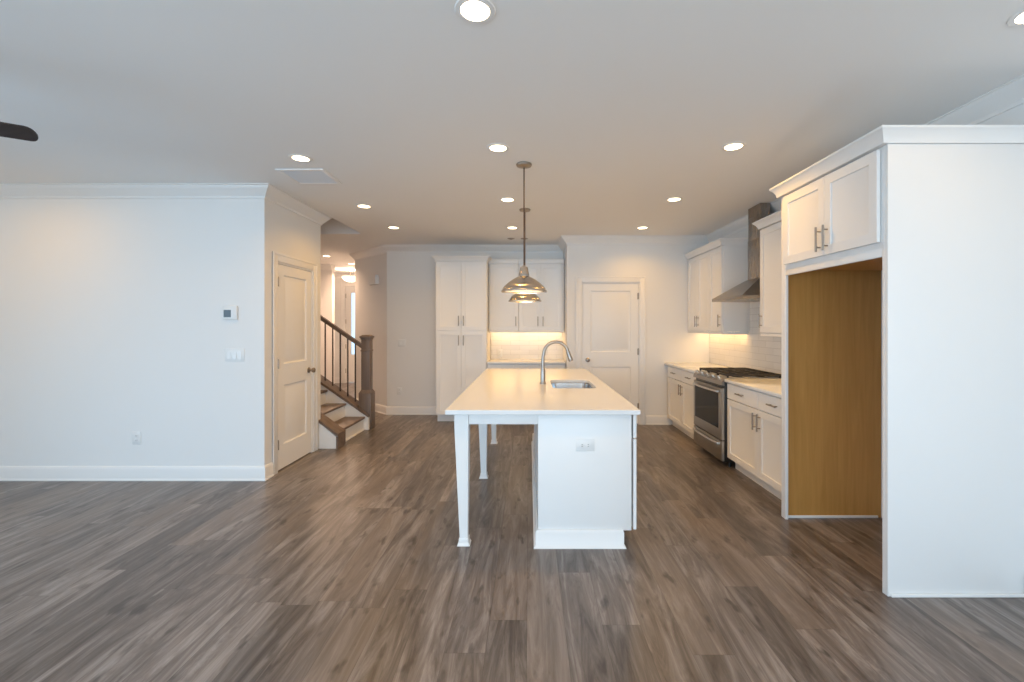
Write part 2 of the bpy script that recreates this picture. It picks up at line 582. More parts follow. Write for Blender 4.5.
D3A, D3B, D3H = -4.66, -3.72, 2.46
c = MB()
c.box(XL, YF, 0, D3A, YF + T, CEIL - .001).box(D3B, YF, 0, XH, YF + T, CEIL - .001).box(D3A, YF, D3H, D3B, YF + T, CEIL - .001)
sbuild(c, 'wall_foyer', M_WALL)
c = MB()
xs = [XL - T] + [v for a_ in WINS for v in (a_[0], a_[1])] + [XR + T]
for i in range(0, len(xs), 2): c.box(xs[i], REAR - T, 0, xs[i + 1], REAR, CEIL - .001)
for (x0, x1, z0, z1) in WINS:
    c.box(x0, REAR - T, 0, x1, REAR, z0); c.box(x0, REAR - T, z1, x1, REAR, CEIL - .001)
sbuild(c, 'wall_rear', M_WALL)


def window(name, x0, x1, z0, z1, y0, y1, nmull, axis='x'):
    r = struct(name, ((x0 + x1) / 2, y0, z0) if axis == 'x' else (y0, (x0 + x1) / 2, z0))
    def bx(m, a, b_, c_, d_, ya, yb):
        if axis == 'x': m.box(a, ya, c_, b_, yb, d_)
        else: m.box(ya, a, c_, yb, b_, d_)
    m = MB(); f = .05
    bx(m, x0, x1, z0, z0 + f, y0, y1); bx(m, x0, x1, z1 - f, z1, y0, y1)
    bx(m, x0, x0 + f, z0 + f, z1 - f, y0, y1); bx(m, x1 - f, x1, z0 + f, z1 - f, y0, y1)
    for i in range(1, nmull + 1):
        xm = x0 + (x1 - x0) * i / (nmull + 1)
        bx(m, xm - f / 2, xm + f / 2, z0 + f, z1 - f, y0, y1)
    m.build('window_frame', M_TRIM, r)
    g = MB(); ym = (y0 + y1) / 2
    bx(g, x0 + f, x1 - f, z0 + f, z1 - f, ym - .003, ym + .003)
    g.build('window_pane', M_GLASS, r)


for i, (x0, x1, z0, z1) in enumerate(WINS):
    window('window_%d' % (i + 1), x0, x1, z0, z1, REAR - .09, REAR - .03, 1)
window('window_4', WY0, WY1, WZ0, WZ1, XL - .09, XL - .03, 2, 'y')

# crown moulding and baseboards
CR = [(0, CEIL - .112), (.012, CEIL - .112), (.016, CEIL - .092), (.030, CEIL - .080), (.062, CEIL - .040), (.078, CEIL - .026), (.082, CEIL - .012), (.095, CEIL - .008), (.095, CEIL - .0005), (0, CEIL - .0005)]
sbuild(MB().sweep([(XL, YL), (XC, YL), (XC, YE), (XL, YE)], CR), 'trim_1', M_TRIM)
sbuild(MB().sweep([(XH, YF), (XH, b.y), (-2.307, YN), (XN, YN), (XN, YB), (XR, YB), (XR, REAR)], CR), 'trim_2', M_TRIM)
sbuild(MB().sweep([(XL, 9.40), (-4.16, 9.40)], CR), 'trim_3', M_TRIM)
sbuild(MB().sweep([(XL, YF), (XH, YF)], CR), 'trim_4', M_TRIM)
sbuild(MB().sweep([(XL, REAR), (XL, YL)], CR), 'trim_5', M_TRIM)
BB = [(0, .0005), (.024, .0005), (.024, .012), (.016, .020), (.016, .108), (.012, .122), (.006, .132), (0, .134)]
CW = .088           # door casing width
sbuild(MB().sweep([(XL, YL), (XC, YL), (XC, D1A - CW - .003)], BB), 'baseboard_left', M_TRIM)
sbuild(MB().sweep([(XH, YF), (XH, b.y), (-2.307, YN), (-1.395, YN)], BB), 'baseboard_hall', M_TRIM)
sbuild(MB().sweep([(XN + .002, YB), (D2A - CW - .003, YB)], BB), 'baseboard_back', M_TRIM)
sbuild(MB().sweep([(D2B + CW + .003, YB), (2.0 + .06, YB)], BB), 'baseboard_pantry', M_TRIM)
sbuild(MB().sweep([(XL, 9.40), (-4.16, 9.40)], BB), 'baseboard_hall_left', M_TRIM)
sbuild(MB().sweep([(XL, YF), (D3A - CW, YF)], BB), 'baseboard_foyer', M_TRIM)
sbuild(MB().sweep([(XL, REAR), (XL, YL)], BB), 'baseboard_living_room', M_TRIM)
sbuild(MB().sweep([(XR, 2.36), (XR, REAR)], BB), 'baseboard_right', M_TRIM)
sbuild(MB().sweep([(XR, 3.30), (XR, 2.44)], BB), 'baseboard_fridge', M_TRIM)


# ------------------------------------------------------------------ doors
def casing(M, w_, h, cw=CW, t=.018):
    m = MB()
    def bx(u0, u1, v0, v1, d0, d1, bv=.003):
        p0, p1 = M(u0, d0, v0), M(u1, d1, v1)
        m.box(*p0, *p1, bv)
    for u0, u1, v0, v1 in ((-cw, -.001, 0, h + cw), (w_ + .001, w_ + cw, 0, h + cw), (-.001, w_ + .001, h + .001, h + cw)):
        bx(u0, u1, v0, v1, -t * .65, -.0005)
    bx(-cw, -cw + .022, 0, h + cw, -t, -.0005, .004); bx(w_ + cw - .022, w_ + cw, 0, h + cw, -t, -.0005, .004)
    bx(-cw + .022, w_ + cw - .022, h + cw - .022, h + cw, -t, -.0005, .004)
    return m


RAISED = [(.010, .010), (.022, .011), (.050, .003)]


def jamb(M, w_, h, t=T):
    m = MB()
    for u0, u1, v0, v1 in ((0.0005, .016, 0, h - .0005), (w_ - .016, w_ - .0005, 0, h - .0005), (.016, w_ - .016, h - .016, h - .0005)):
        m.box(*M(u0, 0, v0), *M(u1, t, v1))
    return m


def inner_door(name, M, w_, h, base, knob_u, hinge_u, nlabel=None):
    r = struct(name, base)
    jamb(M, w_, h).build('door_frame', M_TRIM, r)
    casing(M, w_, h).build('door_casing', M_TRIM, r)
    g = .0185
    dw, dh = w_ - 2 * g, h - .016 - .003 - .014
    Md = lambda u, d, v: M(g + u, .006 + d, .014 + v)
    s = .112
    leaf = MB().slab(Md, dw, dh, .036, [(s, dw - s, .235, .83), (s, dw - s, 1.045, dh - .10)], RAISED).build('door_leaf', M_DOOR, r)
    # knob
    k = MB()
    c0 = Vector(M(knob_u, 0, .945)); c1 = Vector(M(knob_u, -1, .945)); dv = (c1 - c0)
    ax = 'x' if abs(dv.x) > .5 else 'y'
    sg = dv.x if ax == 'x' else dv.y
    k.lathe([(0, 0 * sg), (.031, 0), (.031, .006 * sg), (.024, .011 * sg), (.012, .014 * sg), (.011, .032 * sg), (.022, .040 * sg), (.028, .052 * sg), (.027, .064 * sg), (.018, .072 * sg), (0, .074 * sg)],
            Vector(M(knob_u, .0055, .945)), 20, ax)
    k.build('door_knob', M_NICKEL, leaf)
    for hv in (.22, 1.02, 1.83):
        q = MB()
        hv_ = hv
        p = Vector(M(hinge_u, -.004, hv_)); p2 = Vector(M(hinge_u, -.004, hv_ + .09))
        q.tube([p, p2], .0075, 8)
        q.tube([p2, p2 + Vector((0, 0, .008))], [.005, .003], 8)
        q.box(*M(hinge_u - .016, .0035, hv), *M(hinge_u + .016, .0055, hv + .09))
        q.build('hinge', M_NICKEL, leaf)
    return r


M1 = lambda u, d, v: (XC - d, D1A + u, v)
inner_door('door_1', M1, D1B - D1A, D1H, (XC, (D1A + D1B) / 2, 0), D1B - D1A - .019 - .065, .0175)
M2 = lambda u, d, v: (D2A + u, YB + d, v)
inner_door('door_2', M2, D2B - D2A, D2H, ((D2A + D2B) / 2, YB, 0), .019 + .065, D2B - D2A - .0175)
# front door with a long glass light
M3 = lambda u, d, v: (D3A + u, YF + d, v)
r = struct('door_3', ((D3A + D3B) / 2, YF, 0))
W3 = D3B - D3A
jamb(M3, W3, D3H).build('door_frame', M_TRIM, r)
casing(M3, W3, D3H).build('door_casing', M_TRIM, r)
m = MB()
g0, g1, gz0, gz1 = .15, W3 - .15, .72, 2.28
m.box(*M3(.018, .03, .012), *M3(g0, .07, D3H - .019)).box(*M3(g1, .03, .012), *M3(W3 - .018, .07, D3H - .019))
m.box(*M3(g0, .03, .012), *M3(g1, .07, gz0)).box(*M3(g0, .03, gz1), *M3(g1, .07, D3H - .019))
leaf = m.build('door_leaf', M_DOOR, r)
MB().box(*M3(g0 + .001, .046, gz0 + .001), *M3(g1 - .001, .052, gz1 - .001)).build('glass_light', M_GLASS, leaf)
for hv in (.25, .87, 1.50, 2.15):
    MB().tube([M3(.018, .022, hv), M3(.018, .022, hv + .11)], .011, 8).build('hinge', M_NICKEL, leaf)
MB().tube([M3(W3 - .08, .0285, .80), M3(W3 - .08, -.03, .82), M3(W3 - .08, -.03, 1.02), M3(W3 - .08, .0285, 1.04)], .009, 8).build('pull_handle', M_NICKEL, leaf)


# ------------------------------------------------------------------ cabinets
SHAKER = [(.0015, .007), (.004, .0078)]


def frame(facing, x0, y0, z0):
    if facing == 'S': return lambda u, d, v: (x0 + u, y0 + d, z0 + v)
    if facing == 'W': return lambda u, d, v: (x0 + d, y0 + u, z0 + v)
    if facing == 'E': return lambda u, d, v: (x0 - d, y0 + u, z0 + v)


def pull(M, u, v, L, vertical, d0=-.021):
    m = MB()
    off = d0 - .030
    if vertical:
        m.tube([M(u, off, v - L / 2), M(u, off, v + L / 2)], .0068, 10)
        for s in (-1, 1): m.tube([M(u, d0 + .0008, v + s * L * .32), M(u, off, v + s * L * .32)], .0048, 8)
    else:
        m.tube([M(u - L / 2, off, v), M(u + L / 2, off, v)], .0068, 10)
        for s in (-1, 1): m.tube([M(u + s * L * .32, d0 + .0008, v), M(u + s * L * .32, off, v)], .0048, 8)
    return m


def fronts(root, M, specs):
    """specs: (kind, u0, u1, v0, v1, handle) ; handle = (u, v, length, vertical) or None"""
    for kind, u0, u1, v0, v1, h in specs:
        Md = lambda u, d, v, u0=u0, v0=v0: M(u0 + u, -.021 + d, v0 + v)
        w_, hh = u1 - u0, v1 - v0
        s = .058 if hh > .3 else .0
        pan = [(s, w_ - s, s, hh - s)] if s else [(.004, w_ - .004, .004, hh - .004)]
        prof = SHAKER if s else [(.001, -.0015)]
        f = MB().slab(Md, w_, hh, .020, pan, prof).build(kind, M_CAB, root)
        if h: pull(M, *h).build('handle', M_NICKEL, f)


def cab_crown(M, W, D, z, ends, zt=.075, pr=.05, dl=None):
    """small crown on top of a cabinet; ends: which sides return (0 start, 1 end)"""
    m = MB()
    prof = [(.002, z), (.010, z), (.013, z + zt * .25), (pr * .55, z + zt * .55), (pr * .9, z + zt * .80), (pr, z + zt * .84), (pr, z + zt), (.002, z + zt)]
    pts = []
    if ends[0]: pts.append((0, D))
    pts += [(0, -.021), (W, -.021)]
    if ends[1]: pts.append((W, dl or D))
    P = [M(u, d, 0)[:2] for u, d in pts]
    # profile offset must lean outward: check the turn
    mid = (Vector(M(W / 2, -.021, 0)[:2]), Vector(M(W / 2, -1, 0)[:2]))
    i = 1 if ends[0] else 0
    dvec = Vector(P[i + 1]) - Vector(P[i]); right = Vector((dvec.y, -dvec.x))
    if right.dot(mid[1] - mid[0]) < 0: P = P[::-1]
    m.sweep(P, prof)
    p0, p1 = M(.003, -.018, z + .001), M(W - .003, D, z + zt - .002)
    m.box(*p0, *p1)
    return m


HT = 2.44
UY, XU = 6.92, 2.331      # carcass fronts of the wall cabinets
# tall pantry cabinet in the nook
PX0, PX1, PY = -1.392, -.630, 6.65
Mf = frame('S', PX0, PY, 0)
r = thing('pantry_cabinet', 'tall white four-door pantry cabinet reaching nearly to the ceiling', 'cabinet', ((PX0 + PX1) / 2, (PY + YN) / 2, 0))
W = PX1 - PX0
MB().box(PX0, PY, .11, PX1, YN - .002, HT - .03, .001).build('carcass', M_CAB, r)
MB().box(PX0 + .01, PY + .07, 0.001, PX1 - .01, YN - .01, .1095).build('toe_kick', M_CAB, r)
h2 = W / 2
SP = 1.372
fronts(r, Mf, [
    ('door', .012, h2 - .002, .118, SP - .006, (h2 - .036, SP - .145, .15, True)),
    ('door', h2 + .002, W - .012, .118, SP - .006, (h2 + .036, SP - .145, .15, True)),
    ('door', .012, h2 - .002, SP + .006, HT - .045, (h2 - .036, SP + .145, .15, True)),
    ('door', h2 + .002, W - .012, SP + .006, HT - .045, (h2 + .036, SP + .145, .15, True))])
cab_crown(Mf, W, YN - PY - .003, HT - .032, (1, 1), dl=UY - PY - .030).build('crown', M_CAB, r)

# nook upper cabinets
NX0, NX1, NX2 = -.622, -.160, .545


def upper(name, label, M, W, D, z0, doors, root_loc, crown_ends, strip=True, ztop=HT, facing='S', trimtop=.04):
    r = thing(name, label, 'cabinet', root_loc)
    m = MB(); m.box(*M(0, 0, z0), *M(W, D, ztop - .03), .001)
    m.build('carcass', M_CAB, r)
    fronts(r, M, doors)
    if crown_ends is not None:
        cab_crown(M, W, D - .001, ztop - .032, crown_ends).build('crown', M_CAB, r)
    else:
        MB().box(*M(0, -.024, ztop - .032), *M(W, D, ztop + trimtop), .002).build('top_rail', M_CAB, r)
    # light rail along the bottom front edge and the lit strip behind it
    MB().box(*M(0.0, -.012, z0 - .032), *M(W, .010, z0 - .0005), .002).build('light_rail', M_CAB, r)
    for u0, u1 in ((0.0005, .012), (W - .012, W - .0005)):
        MB().box(*M(u0, .0105, z0 - .032), *M(u1, D - .017, z0 - .0005), .002).build('light_rail', M_CAB, r)
    if strip:
        st = MB(); st.box(*M(.03, D - .115, z0 - .012), *M(W - .03, D - .085, z0 - .001))
        st.build('light_strip', M_STRIP, r)
        c_ = M(W / 2, D - .100, z0 - .016)
        sx, sy = (W - .08, .025) if facing == 'S' else (.025, W - .08)
        l = area('under_cabinet_lamp', c_, (0, 0, 0), sx, sy, UNDER_W * (W / 1.1), UNDER_C)
        l.parent = r; l.location = Vector(c_) - r.location
    return r


UB = 1.372
Mu = frame('S', NX0, UY, 0)
W = NX1 - NX0 - .002
upper('wall_cabinet', 'single-door white wall cabinet next to the tall pantry cabinet', Mu, W, YN - UY - .002, UB,
      [('door', .020, W - .006, UB + .004, HT - .045, (W - .042, UB + .14, .15, True))], ((NX0 + NX1) / 2, UY + .15, UB), None)
Mu2 = frame('S', NX1, UY, 0)
W = NX2 - NX1
dw = (W - .045) / 2
upper('wall_cabinet', 'double-door white wall cabinet beside the nook corner behind the pendants', Mu2, W, YN - UY - .002, UB,
      [('door', .006, .006 + dw - .002, UB + .004, HT - .045, (dw - .034, UB + .14, .15, True)),
       ('door', .006 + dw + .002, .006 + 2 * dw, UB + .004, HT - .045, (.006 + dw + .04, UB + .14, .15, True))], ((NX1 + NX2) / 2, UY + .15, UB), None)

# nook base cabinet + worktop
BY = 6.66
NXE = XN - .008
Mb = frame('S', NX0, BY, 0)
W = NXE - NX0
r = thing('base_cabinet', 'white base cabinet in the nook behind the island', 'cabinet', ((NX0 + NXE) / 2, BY + .3, 0))
MB().box(NX0, BY, .11, NXE, YN - .002, .874, .001).build('carcass', M_CAB, r)
MB().box(NX0, BY + .07, .001, NXE, YN - .01, .1095).build('toe_kick', M_CAB, r)
sp = []
for k in range(3):
    a_, b_ = .012 + k * (W - .024) / 3 + .002, .012 + (k + 1) * (W - .024) / 3 - .002
    sp.append(('drawer', a_, b_, .715, .862, ((a_ + b_) / 2, .79, .13, False)))
    sp.append(('door', a_, b_, .118, .705, ((b_ - .036) if k != 2 else (a_ + .036), .60, .13, True)))
fronts(r, Mb, sp)
ct = MB().box(NX0 + .001, BY - .045, .875, NXE, YN - .016, .905, .003).build('countertop', M_QUARTZ, loc=((NX0 + NXE) / 2, BY + .3, .875))
tag(ct, 'pale quartz worktop in the lit nook under the wall cabinets', 'countertop')
sbuild(MB().box(NX0 + .001, YN - .015, .9055, NXE, YN - .001, UB - .001), 'wall_nook_backsplash', M_TILEX)

# right-hand run, far part
XD = 2.0          # door faces
XB = XD + .021
RG0, RG1 = 4.503, 5.270
HD0, HD1 = 4.455, 5.215      # the hood over it
Y0F, Y1F = RG1 + .004, YB - .026
Mw = frame('W', XB, Y0F, 0)
W = Y1F - Y0F
r = thing('base_cabinet', 'white base cabinet filling the corner between the back wall and the range', 'cabinet', (XB + .3, (Y0F + Y1F) / 2, 0))
MB().box(XB, Y0F, .11, XR - .002, Y1F, .874, .001).build('carcass', M_CAB, r)
MB().box(XB + .065, Y0F, .001, XR - .01, Y1F, .1095).build('toe_kick', M_CAB, r)
sp = 5.83 - Y0F
fronts(r, Mw, [
    ('drawer', .010, sp - .002, .715, .862, (sp / 2, .79, .13, False)),
    ('drawer', sp + .002, W - .05, .715, .862, ((sp + W - .05) / 2, .79, .13, False)),
    ('door', .010, sp - .002, .118, .705, (sp - .036, .60, .14, True)),
    ('door', sp + .002, W - .05, .118, .705, (sp + .036, .60, .14, True))])
ct = MB().box(XD - .025, Y0F, .875, XR - .016, YB - .002, .905, .003).build('countertop', M_QUARTZ, loc=(XB + .3, (Y0F + Y1F) / 2, .875))
tag(ct, 'pale quartz worktop between the back wall and the range', 'countertop')

# near part
FR0, FR1 = 2.368, 3.368     # refrigerator surround
Y0N, Y1N = FR1 + .003, RG0 - .004
Mw = frame('W', XB, Y0N, 0)
W = Y1N - Y0N
r = thing('base_cabinet', 'white base cabinet between the range and the refrigerator recess', 'cabinet', (XB + .3, (Y0N + Y1N) / 2, 0))
MB().box(XB, Y0N, .11, XR - .002, Y1N, .874, .001).build('carcass', M_CAB, r)
MB().box(XB + .065, Y0N, .001, XR - .01, Y1N, .1095).build('toe_kick', M_CAB, r)
sp = 3.887 - Y0N
fronts(r, Mw, [
    ('drawer', .012, sp - .002, .715, .862, (sp / 2, .79, .13, False)),
    ('drawer', sp + .002, W - .010, .715, .862, ((sp + W) / 2, .79, .13, False)),
    ('door', .012, sp - .002, .118, .705, (sp - .036, .60, .15, True)),
    ('door', sp + .002, W - .010, .118, .705, (sp + .036, .60, .15, True))])
ct = MB().box(XD - .025, Y0N, .875, XR - .016, Y1N, .905, .003).build('countertop', M_QUARTZ, loc=(XB + .3, (Y0N + Y1N) / 2, .875))
tag(ct, 'pale quartz worktop between the range and the refrigerator recess', 'countertop')
c = MB().box(XR - .015, Y0N, .9055, XR - .001, YB - .003, UB - .001).box(XR - .015, RG0 + .03, UB - .001, XR - .001, 5.31, 1.76)
sbuild(c, 'wall_right_backsplash', M_TILEY)

# upper cabinets on the right wall
UF0, UFM, UF1 = 5.33, 5.703, YB - .004
Mw = frame('W', XU, UF0, 0)
W = UFM - UF0 - .001
upper('wall_cabinet', 'single-door white wall cabinet just beyond the range hood', Mw, W, XR - XU - .002, UB,
      [('door', .010, W - .003, UB + .004, HT - .045, (.045, UB + .13, .15, True))],
      (XU + .15, (UF0 + UFM) / 2, UB), (1, 0), facing='W')
Mw = frame('W', XU, UFM, 0)
W = UF1 - UFM
sp = (W - .02) / 2
upper('wall_cabinet', 'double-door white wall cabinet in the corner by the back wall', Mw, W, XR - XU - .002, UB,
      [('door', .003, sp - .002, UB + .004, HT - .045, (sp - .036, UB + .13, .15, True)),
       ('door', sp + .002, W - .022, UB + .004, HT - .045, (sp + .036, UB + .13, .15, True))],
      (XU + .15, (UFM + UF1) / 2, UB), (0, 0), facing='W')
UN0, UN1 = FR1 + .004, 4.46
Mw = frame('W', XU, UN0, 0)
W = UN1 - UN0
upper('wall_cabinet', 'white wall cabinet squeezed between the range hood and the refrigerator surround', Mw, W, XR - XU - .002, UB,
      [('door', .006, W / 2 - .002, UB + .004, HT - .045, (.045, UB + .12, .14, True)),
       ('door', W / 2 + .002, W - .010, UB + .004, HT - .045, (W - .045, UB + .12, .14, True))],
      (XU + .15, (UN0 + UN1) / 2, UB), (0, 1), facing='W')

# refrigerator surround: two tall side panels and the cabinet over the opening
XFR = 1.91
r = thing('refrigerator_surround', 'tall white surround with an empty refrigerator recess and a cabinet on top', 'cabinet', (XFR + .36, (FR0 + FR1) / 2, 0))
xe = XR - .002
m = MB(); m.box(XFR, FR0, .0005, xe, FR0 + .019, 2.41, .0008); m.box(XFR, FR0 + .019, .0005, XFR + .02, FR0 + .038, 2.41, .0008)
m.build('side_panel', M_CAB, r)
MB().box(XFR + .012, FR0 - .012, .0005, xe, FR0 - .0005, .018, .004).build('shoe_strip', M_CAB, r)
MB().box(XFR + .0205, FR0 + .0195, .0005, xe - .03, FR0 + .024, 1.86).build('inner_panel', M_MAPLE, r)
m = MB(); m.box(XFR, FR1 - .019, .0005, xe, FR1, 2.41, .0008); m.box(XFR, FR1 - .056, .0005, XFR + .02, FR1 - .019, 2.41, .0008)
m.build('side_panel', M_CAB, r)
MB().box(XFR + .0205, FR1 - .0245, .0005, xe, FR1 - .0195, 1.86).build('inner_panel', M_MAPLE, r)['label'] = 'bare maple inner panel'
MB().box(XFR + .0205, FR1 - .037, .0005, xe - .03, FR1 - .025, .020, .004).build('shoe_strip', M_CAB, r)
m = MB(); m.box(XFR + .003, FR0 + .0385, 1.862, xe, FR1 - .0565, 2.41)
m.box(XFR, FR0 + .0385, 1.815, XFR + .02, FR1 - .0565, 1.8615, .001)
m.build('cabinet_box', M_CAB, r)
MB().box(XFR + .02, FR0 + .039, 1.852, xe - .03, FR1 - .057, 1.8615).build('soffit_panel', M_MAPLE, r)
Mw = frame('W', XFR, FR0 + .038, 0)
W = FR1 - .056 - FR0 - .038
sp = W * .49
fronts(r, Mw, [('door', .012, sp - .002, 1.895, 2.395, (sp - .035, 2.0, .16, True)),
               ('door', sp + .002, W - .004, 1.895, 2.395, (sp + .035, 2.0, .16, True))])
Mw = frame('W', XFR, FR0, 0)
cab_crown(Mw, FR1 - FR0, xe - XFR - .001, 2.4105, (1, 1), .079, .046, dl=XU - .078 - XFR).build('crown', M_CAB, r)

# ------------------------------------------------------------------ island
IX0, IX1, IY0, IY1 = -.531, .706, 2.815, 5.55
BX0, BX1, BYN, BYF = .059, .668, 2.90, 5.51
r = thing('kitchen_island', 'long white island standing in the middle of the kitchen on three legs and a cabinet', 'kitchen island', ((IX0 + IX1) / 2, (IY0 + IY1) / 2, 0))
m = MB(); m.box(BX0 + .001, BYN + .0195, .11, BX0 + .019, BYF, .876).box(BX1 - .018, BYN + .0195, .11, BX1, BYF, .876)
m.box(BX0 + .019, BYN + .0195, .11, BX1 - .018, BYF, .128).box(BX0 + .019, BYF - .018, .128, BX1 - .018, BYF, .876)
m.build('carcass', M_CAB, r)
m = MB(); m.box(BX0, BYN, .001, .600, BYN + .019, .108).box(BX0, BYN, .108, BX1, BYN + .019, .876, .001)
m.build('end_panel', M_CAB, r)
MB().box(BX0 + .02, BYN + .0195, .001, .600, BYF - .01, .1095).build('toe_kick', M_CAB, r)
m = MB()
pr = [(0, .0005), (.028, .0005), (.028, .006), (.020, .014), (.016, .020), (.016, .100), (.010, .114), (0, .116)]
m.sweep([(.6005, BYN + .018), (.6005, BYN - .0005), (BX0 - .0005, BYN - .0005), (BX0 - .0005, BYF)][::-1], pr)
m.build('baseboard', M_TRIM, r)
Me = frame('E', BX1 + .012, BYN + .002, 0)
L = BYF - BYN - .01
sp = []
n = 4
for k in range(n):
    a_, b_ = k * L / n + .002, (k + 1) * L / n - .002
    sp.append(('door', a_, b_, .113, .70 if k != 1 else .862, ((b_ - .036) if k % 2 == 0 else (a_ + .036), .58, .15, True)))
    if k != 1: sp.append(('drawer', a_, b_, .71, .862, ((a_ + b_) / 2, .79, .13, False)))
fronts(r, Me, sp)


def island_leg(yc):
    m = MB()
    x, hw = -.441, .046
    zt, z1, z2 = .876, .78, .045
    s0 = [(x - hw, yc - hw), (x + hw, yc - hw), (x + hw, yc + hw), (x - hw, yc + hw)]
    x2, hb = x + .012, .026
    s1 = [(x2 - hb, yc - hb), (x2 + hb, yc - hb), (x2 + hb, yc + hb), (x2 - hb, yc + hb)]
    m.hexa([(*p, z1) for p in s0], [(*p, zt) for p in s0])
    m.hexa([(*p, z2) for p in s1], [(*p, z1) for p in s0])
    hf = .032
    m.box(x2 - hf, yc - hf, .018, x2 + hf, yc + hf, .045, .003)
    m.hexa([(x2 - .042, yc - .042, .0005), (x2 + .042, yc - .042, .0005), (x2 + .042, yc + .042, .0005), (x2 - .042, yc + .042, .0005)],
           [(x2 - hf, yc - hf, .020), (x2 + hf, yc - hf, .020), (x2 + hf, yc + hf, .020), (x2 - hf, yc + hf, .020)])
    return m


LY = (2.948, 4.235, 5.470)
for yc in LY: island_leg(yc).build('leg', M_TRIM, r)
m = MB()
m.box(-.394, 2.908, .798, BX0 - .001, 2.928, .876, .001)
m.box(-.394, 5.490, .798, BX0 - .001, 5.510, .876, .001)
for a_, b_ in zip(LY, LY[1:]): m.box(-.478, a_ + .047, .798, -.458, b_ - .047, .876, .001)
m.build('apron', M_CAB, r)


def duplex(root_or_none, name, label, M, horiz=False, n=1, kind='outlet', col=None, lbl_cat='outlet'):
    """cover plate with sockets or switches; M maps (u, d, v) centred on the plate"""
    if root_or_none is None:
        o = thing(name, label, lbl_cat, M(0, 0, 0))
    else: o = None
    w_, h_ = (.078 + .050 * (n - 1), .120)
    if horiz: w_, h_ = h_, w_
    pm = MB(); pm.box(*M(-w_ / 2, -.006, -h_ / 2), *M(w_ / 2, -.0006, h_ / 2), .002)
    plate = pm.build('cover_plate' if o else 'power_outlet', M_PLATE, o or root_or_none)
    par = o or plate
    for k in range(n):
        uc = (k - (n - 1) / 2) * .050
        if kind == 'outlet':
            for s in (-1, 1):
                cu, cv = (uc, s * .020) if not horiz else (s * .020, uc)
                sm = MB()
                sm.box(*M(cu - .015, -.0085, cv - .015), *M(cu + .015, -.0062, cv + .015), .001)
                so = sm.build('socket', M_PLATE, par)
                if o:
                    for t in (-.006, .006):
                        q = MB()
                        if not horiz: q.box(*M(cu + t - .0012, -.0092, cv - .003), *M(cu + t + .0012, -.0086, cv + .006))
                        else: q.box(*M(cu - .003, -.0092, cv + t - .0012), *M(cu + .006, -.0092 + .0006, cv + t + .0012))
                        q.build('slot', M_SLOT, so)
            if not o:
                for s in (-1, 1):
                    cu = s * .020
                    for t in (-.006, .006):
                        q = MB()
                        q.box(*M(cu - .004, -.0092, t - .0014), *M(cu + .005, -.0087, t + .0014))
                        q.build('slot', M_SLOT, par)
        else:
            sm = MB()
            sm.hexa([M(uc - .016, -.0062, -.033), M(uc + .016, -.0062, -.033), M(uc + .016, -.0062, .033), M(uc - .016, -.0062, .033)],
                    [M(uc - .016, -.0110, -.033), M(uc + .016, -.0110, -.033), M(uc + .016, -.0075, .033), M(uc - .016, -.0075, .033)])
            sm.build('rocker', M_PLATE, par)
    return o


px = lambda x, y_: (x - CX) * y_ / F_PX
pz = lambda y, y_: EYE - (y - CY) * y_ / F_PX
ic = (px(585, BYN), BYN, pz(445, BYN))
duplex(r, '', '', lambda u, d, v: (ic[0] + u, ic[1] + d, ic[2] + v), True)

# worktop with the sink cut-out
SX0, SX1, SY0, SY1 = .205, .585, 3.80, 4.40
ZT, ZB = .908, .878


def rrect(x0, y0, x1, y1, rad, n=5):
    pts = []
    for cx_, cy_, a0 in ((x1 - rad, y1 - rad, 0), (x0 + rad, y1 - rad, 90), (x0 + rad, y0 + rad, 180), (x1 - rad, y0 + rad, 270)):
        for k in range(n + 1):
            a_ = math.radians(a0 + 90 * k / n)
            pts.append((cx_ + rad * math.cos(a_), cy_ + rad * math.sin(a_)))
    return pts


def plate_with_hole(outer, inner, z0, z1):
    m = MB(); bm = m.bm
    def ring(p, z): return [bm.verts.new((*q, z)) for q in p]
    nq = len(inner) // 4
    for z in (z0, z1):
        o_, i_ = ring(outer, z), ring(inner, z)
        # one four-sided face from each side of the hole out to the plate's edge, a fan at each rounded corner
        for c_ in range(4):
            arc = i_[c_ * nq:(c_ + 1) * nq]
            bm.faces.new([o_[c_]] + arc[::-1])
            bm.faces.new((arc[-1], o_[c_], o_[(c_ + 1) % 4], i_[((c_ + 1) * nq) % len(i_)]))
        if z == z0: a0, b0 = o_, i_
    for p, q in ((a0, o_), (b0, i_)):
        for k in range(len(p)):
            j = (k + 1) % len(p)
            bm.faces.new((p[k], p[j], q[j], q[k]))
    return m


ct = plate_with_hole([(IX1, IY1), (IX0, IY1), (IX0, IY0), (IX1, IY0)], rrect(SX0, SY0, SX1, SY1, .07), ZB, ZT).build(
    'countertop', M_QUARTZ, loc=((IX0 + IX1) / 2, (IY0 + IY1) / 2, ZB))
tag(ct, 'large pale quartz island worktop with a sink cut into it', 'countertop')
bv = ct.modifiers.new('edge', 'BEVEL'); bv.width = .003; bv.segments = 2; bv.limit_method = 'ANGLE'; bv.angle_limit = math.radians(60)

